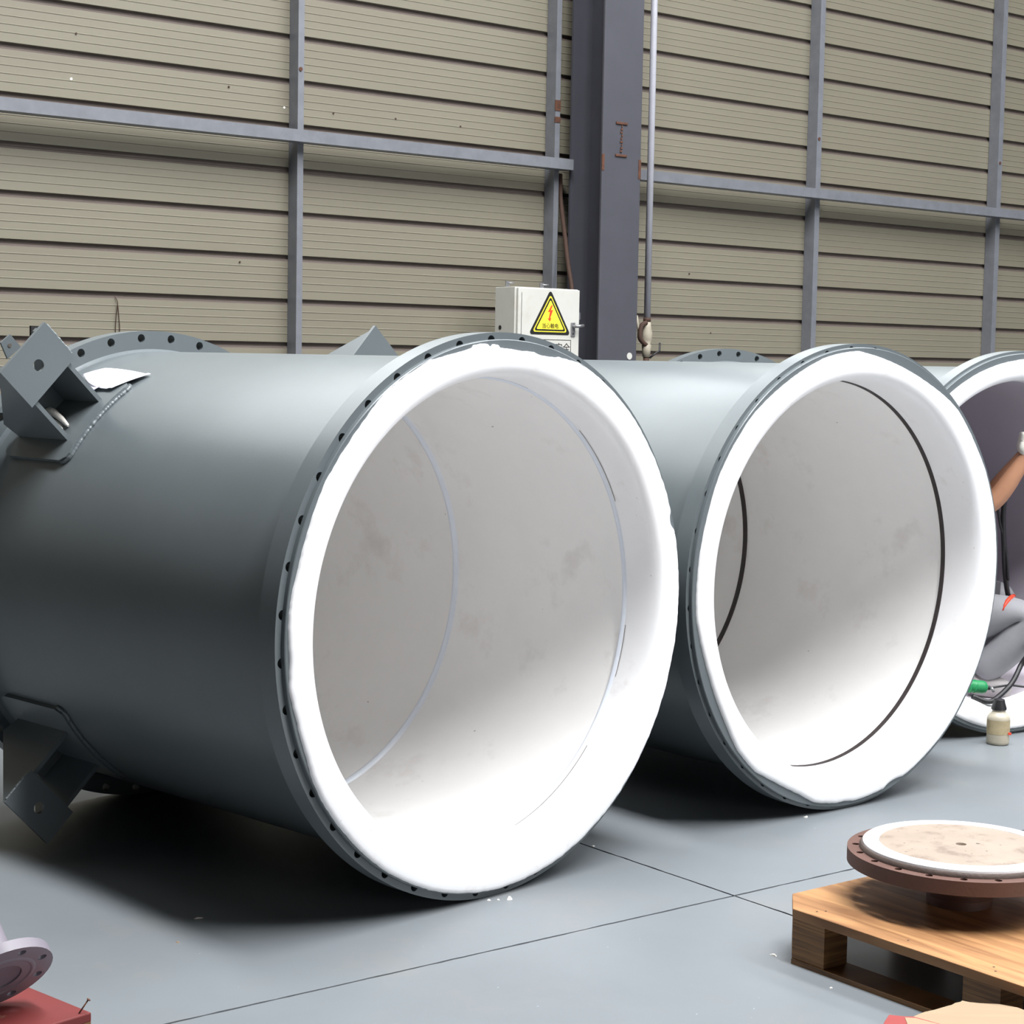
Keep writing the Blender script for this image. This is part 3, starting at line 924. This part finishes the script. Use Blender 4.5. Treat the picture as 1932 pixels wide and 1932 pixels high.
WB = Vector((1.84, 7.5, 0.115))
V = dict(pelvis=(1.80, 7.55, 0.40), belly=(1.785, 7.53, 0.56), chest=(1.775, 7.50, 0.74), collar=(1.765, 7.48, 0.86), neck=(1.765, 7.47, 0.93),
         chin=(1.775, 7.465, 0.98), head=(1.775, 7.465, 1.06), crown=(1.768, 7.465, 1.12),
         shR=(1.79, 7.36, 0.84), elR=(1.918, 7.335, 0.893), faR=(1.965, 7.332, 0.962), wrR=(2.040, 7.330, 1.084), haR=(2.074, 7.325, 1.138),
         shL=(1.75, 7.61, 0.84), elL=(1.952, 7.55, 0.890), faL=(1.995, 7.50, 0.968), wrL=(2.066, 7.45, 1.086), haL=(2.098, 7.43, 1.138),
         hipR=(1.82, 7.45, 0.395), thR=(1.95, 7.37, 0.445), knR=(2.10, 7.30, 0.455), shiR=(2.01, 7.33, 0.32), anR=(1.885, 7.37, 0.19), toR=(1.99, 7.32, 0.150),
         hipL=(1.80, 7.64, 0.40), thL=(1.93, 7.65, 0.46), knL=(2.07, 7.66, 0.50), shiL=(1.99, 7.66, 0.34), anL=(1.87, 7.67, 0.20), toL=(1.97, 7.64, 0.165))
RAD = dict(pelvis=(0.12, 0.15), belly=(0.10, 0.13), chest=(0.10, 0.145), collar=(0.07, 0.11), neck=0.05, chin=0.062, head=(0.085, 0.075), crown=(0.06, 0.055),
           shR=0.052, elR=0.041, faR=0.043, wrR=0.029, haR=0.030, shL=0.052, elL=0.041, faL=0.043, wrL=0.029, haL=0.030,
           hipR=0.085, thR=0.080, knR=0.060, shiR=0.056, anR=0.04, toR=0.036, hipL=0.085, thL=0.080, knL=0.060, shiL=0.056, anL=0.04, toL=0.036)
ED = [('pelvis', 'belly'), ('belly', 'chest'), ('chest', 'collar'), ('collar', 'neck'), ('neck', 'chin'), ('chin', 'head'), ('head', 'crown'),
      ('collar', 'shR'), ('shR', 'elR'), ('elR', 'faR'), ('faR', 'wrR'), ('wrR', 'haR'), ('collar', 'shL'), ('shL', 'elL'), ('elL', 'faL'), ('faL', 'wrL'), ('wrL', 'haL'),
      ('pelvis', 'hipR'), ('hipR', 'thR'), ('thR', 'knR'), ('knR', 'shiR'), ('shiR', 'anR'),
      ('pelvis', 'hipL'), ('hipL', 'thL'), ('thL', 'knL'), ('knL', 'shiL'), ('shiL', 'anL')]
K = [k for k in V if k not in ('toR', 'toL')]
body = skin_mesh('person', [V[k] for k in K], [(K.index(a), K.index(b)) for a, b in ED], [RAD[k] for k in K], 0, M['skin'], None, 2, tuple(WB))
tag(body, 'person in grey workwear squatting inside the far pipe, gloved forearm raised', 'person')


def garment(name, keys, edges, grow, m, over={}):
    ks = list(keys)
    rr = []
    for k in ks:
        g = over.get(k, grow)
        r = RAD[k]
        rr.append((r[0] + g, r[1] + g) if isinstance(r, tuple) else r + g)
    o = skin_mesh(name, [Vector(V[k]) - WB for k in ks], [(ks.index(a), ks.index(b)) for a, b in edges], rr, 0, m, body, 2)
    return o


trousers = garment('trousers', ['pelvis', 'hipR', 'thR', 'knR', 'shiR', 'anR', 'hipL', 'thL', 'knL', 'shiL', 'anL'],
                   [('pelvis', 'hipR'), ('hipR', 'thR'), ('thR', 'knR'), ('knR', 'shiR'), ('shiR', 'anR'), ('pelvis', 'hipL'), ('hipL', 'thL'), ('thL', 'knL'), ('knL', 'shiL'), ('shiL', 'anL')],
                   0.016, M['pants'], dict(thR=0.028, shiR=0.022, anR=0.026, hipL=0.03, thL=0.03, knL=0.026, shiL=0.024, anL=0.026, pelvis=0.03))
V['slR'] = tuple(Vector(V['shR']).lerp(Vector(V['elR']), 0.55)); RAD['slR'] = 0.046
V['slL'] = tuple(Vector(V['shL']).lerp(Vector(V['elL']), 0.55)); RAD['slL'] = 0.046
garment('work_shirt', ['pelvis', 'belly', 'chest', 'collar', 'shR', 'slR', 'shL', 'slL'],
        [('pelvis', 'belly'), ('belly', 'chest'), ('chest', 'collar'), ('collar', 'shR'), ('shR', 'slR'), ('collar', 'shL'), ('shL', 'slL')], 0.014, M['cloth'])
skin_mesh('hair', [Vector(V['head']) - WB + Vector((-0.02, 0, 0.02)), Vector(V['crown']) - WB + Vector((-0.012, 0, 0.008))], [(0, 1)], [(0.086, 0.080), (0.066, 0.062)], 0, M['hair'], body, 2)
for s in ('R', 'L'):
    an, to = Vector(V['an' + s]) - WB, Vector(V['to' + s]) - WB
    skin_mesh('shoe', [an + Vector((-0.03, 0.01, -0.035)), an + Vector((0.02, 0, -0.03)), to + Vector((0.03, -0.01, -0.012))], [(0, 1), (1, 2)], [0.050, 0.056, (0.038, 0.044)], 0, M['shoe'], body, 2)
    # glove: palm, four fingers, thumb
    w, h = Vector(V['wr' + s]) - WB, Vector(V['ha' + s]) - WB
    d = (h - w).normalized()
    side = d.cross(Vector((0, -1, 0.2))).normalized()
    nrm = side.cross(d).normalized()
    vs, es, rs = [w - d * 0.014, w + d * 0.03, w + d * 0.075], [(0, 1), (1, 2)], [0.038, 0.040, (0.030, 0.044)]
    for k, (off, ln) in enumerate(((-0.034, 0.068), (-0.012, 0.078), (0.012, 0.074), (0.033, 0.058))):
        p = len(vs)
        b0 = w + d * 0.092 + side * off
        vs += [b0, b0 + d * ln * 0.5 + nrm * 0.008, b0 + d * ln * 0.85 + nrm * 0.03]
        es += [(2, p), (p, p + 1), (p + 1, p + 2)]
        rs += [0.0115, 0.0105, 0.009]
    p = len(vs)
    vs += [w + d * 0.045 - side * 0.048 + nrm * 0.01, w + d * 0.075 - side * 0.066 + nrm * 0.022]
    es += [(1, p), (p, p + 1)]
    rs += [0.013, 0.011]
    skin_mesh('glove', vs, es, rs, 0, M['glove'], body, 2)
# face
hd = Vector(V['head']) - WB
MB().lathe([(-0.012, 0.0), (-0.008, 0.009), (0.006, 0.009), (0.016, 0.004), (0.018, 0.0)], lambda hh, r, ph: tuple(hd + Vector((0.084 + r * math.cos(ph) * 0.8, r * math.sin(ph), -0.02 - hh))), 10).build('nose', M['skin'], body)
for s in (-1, 1):
    MB().lathe([(-0.008, 0.0), (0, 0.008), (0.008, 0.0)], lambda hh, r, ph, s=s: tuple(hd + Vector((0.080 + r * math.cos(ph), s * 0.03 + r * math.sin(ph), hh))), 8).build('eye', M['black'], body)
MB().box(hd.x + 0.072, hd.x + 0.082, hd.y - 0.022, hd.y + 0.022, hd.z - 0.062, hd.z - 0.055).build('mouth', M['cardred'], body)

# red trim on the trouser pocket, laid on the trouser surface
bpy.context.view_layer.update()
tm = trousers.data
bv = BVHTree.FromPolygons([trousers.matrix_world @ v.co for v in tm.vertices], [tuple(p.vertices) for p in tm.polygons])
cl = camo.matrix_world.translation


def on_trousers(px, py):
    f = 3478.92
    d = camo.matrix_world.to_3x3() @ Vector(((px - 966) / f, -(py - 966) / f, -1))
    hit = bv.ray_cast(cl, d.normalized())
    return hit[0]


pr, rr = [], []
for (px, py, r) in ((1892, 1152, 0.0025), (1896, 1142, 0.006), (1901, 1134, 0.009), (1907, 1128, 0.010), (1913, 1124, 0.008), (1918, 1121.5, 0.004)):
    h = on_trousers(px, py)
    if h is not None: pr.append(h - WB); rr.append(r)
if len(pr) > 2: MB().tube(pr, rr, 8).build('red_piping', M['red'], body)

# cables, tool and bottle at the pipe mouth
cpth = [(2.049, 7.38, 1.04), (2.00, 7.47, 0.90), (2.008, 7.48, 0.70), (2.03, 7.50, 0.54), (2.07, 7.50, 0.40), (2.050, 7.23, 0.325), (2.016, 7.20, 0.263), (1.969, 7.15, 0.200), (1.90, 7.10, 0.150), (1.858, 7.08, 0.140), (1.80, 7.08, 0.160)]
tag(MB().tube(smooth_path(cpth, 6), 0.0105, 8).build('power_cable', M['cable']), 'thick black power cable hanging down past the squatting worker', 'cable')
c2 = [(1.965, 7.46, 0.89), (1.985, 7.47, 0.80), (2.004, 7.475, 0.745), (2.020, 7.475, 0.66), (2.03, 7.48, 0.57)]
tag(MB().tube(smooth_path(c2, 6), 0.0055, 6).build('thin_cable', M['cable']), 'thin black lead running beside the thick cable behind the forearm', 'cable')
c3 = [(1.878, 7.12, 0.186), (1.92, 7.14, 0.190), (1.97, 7.16, 0.192), (2.05, 7.17, 0.185), (2.13, 7.18, 0.20)]
tag(MB().tube(smooth_path(c3, 6), 0.0045, 6).build('tool_lead', M['cable']), 'thin black lead trailing from the green hand tool', 'cable')
GT = Vector((1.76, 7.10, 0.20))
gt = empty('hand_tool', GT)
tag(gt, 'green hand grinder lying in the mouth of the far pipe', 'tool')
gd = Vector((0.115, 0.02, -0.013)).normalized()
ga = gd.cross(Vector((0, 0, 1))).normalized(); gb_ = ga.cross(gd)
gpos = lambda h, r, ph: tuple(gd * h + ga * (r * math.cos(ph)) + gb_ * (r * math.sin(ph)))
MB().lathe([(-0.06, 0.0), (-0.06, 0.022), (0.085, 0.026), (0.098, 0.024), (0.105, 0.016), (0.105, 0)], gpos, 20).build('housing', M['green'], gt, sharp=R(40))
MB().lathe([(0.105, 0.0), (0.105, 0.010), (0.120, 0.009), (0.120, 0)], gpos, 14).build('strain_relief', M['cable'], gt, sharp=R(40))
MB().tube([Vector((0.118, 0.0, -0.008)), Vector((0.128, 0.0, -0.025))], 0.006, 8).build('metal_clip', M['metal'], gt)
for i in range(3):
    MB().lathe([(0.01 + 0.02 * i, 0.0238), (0.012 + 0.02 * i, 0.0262), (0.018 + 0.02 * i, 0.0262), (0.02 + 0.02 * i, 0.0238)], gpos, 20).build('grip_ring', M['green'], gt)

BO = empty('reagent_bottle', (1.872, 6.955, 0.0))
tag(BO, 'small cloudy plastic bottle with black cap and stained label on the floor', 'bottle')
bz = lambda h, r, ph: (r * math.cos(ph), r * math.sin(ph), h)
MB().lathe([(0.0, 0.0), (0.0, 0.036), (0.004, 0.0415), (0.012, 0.043), (0.098, 0.043), (0.106, 0.042), (0.116, 0.036), (0.122, 0.028), (0.128, 0.0255), (0.142, 0.0255), (0.142, 0)], bz, 32).build('body', M['bottle'], BO, sharp=R(50))
MB().lathe([(0.042, 0.0435), (0.096, 0.0435)], bz, 24, False, R(170), R(345)).build('label', M['label'], BO)
MB().box(0.030, 0.042, -0.034, -0.026, 0.042, 0.050).build('label_mark', M['red'], BO)
cp_ = []
for i in range(24):
    pass
MB().lathe(lambda ph: [(0.134, 0.0), (0.134, 0.0285), (0.140, 0.0285 + 0.0008 * (1 if int(ph * 24 / PI) % 2 else -1)), (0.160, 0.0225), (0.172, 0.0205), (0.174, 0.018), (0.174, 0)], bz, 48).build('cap', M['cable'], BO, sharp=R(40))

# ------------------------------------------------------------------ debris on the floor
chips = [(0.012, 4.80, 0.012, 'pale chip lying at the front flange of the nearest pipe, biggest of three'), (-0.042, 4.788, 0.007, 'greyish chip left of the biggest chip under the nearest pipe'),
         (-0.018, 4.793, 0.006, 'tiny pale chip between two others under the nearest pipe'), (0.258, 5.352, 0.008, 'pale chip beside the dark floor joint under the nearest pipe'),
         (0.655, 4.372, 0.012, 'white splinter on the floor left of the pallet corner'), (0.755, 4.145, 0.007, 'white splinter in front of the pallet bottom board'),
         (-0.777, 4.583, 0.009, 'thin curled shaving in the shadow left of the nearest pipe'), (-0.795, 4.389, 0.008, 'beige flake at the shadow edge at lower left'),
         (0.95, 5.75, 0.010, 'small clear plastic scrap on the floor before the middle pipe')]
for i, (x, y, s, lab) in enumerate(chips):
    random.seed(i + 40)
    ring = []
    for k in range(6):
        a = 2 * PI * k / 6
        rr_ = s * random.uniform(0.4, 1.0)
        ring.append((rr_ * math.cos(a) * (1.6 if i in (4, 6) else 1), rr_ * math.sin(a) * (0.4 if i in (4, 6) else 1)))
    hh = 0.35 * s if i != 0 else 0.6 * s
    mb = MB()
    mb.add([(p[0], p[1], 0) for p in ring] + [(p[0] * 0.5, p[1] * 0.5 + 0.1 * s, hh * random.uniform(0.6, 1.2)) for p in ring],
           [tuple(range(5, -1, -1)), tuple(range(6, 12))] + [(k, (k + 1) % 6, 6 + (k + 1) % 6, 6 + k) for k in range(6)])
    tag(mb.build('floor_chip', M['rag'] if i != 7 else M['card'], None, (x, y, 0.0003), 0.6 * i), lab, 'debris', 'chips and scraps on the floor')
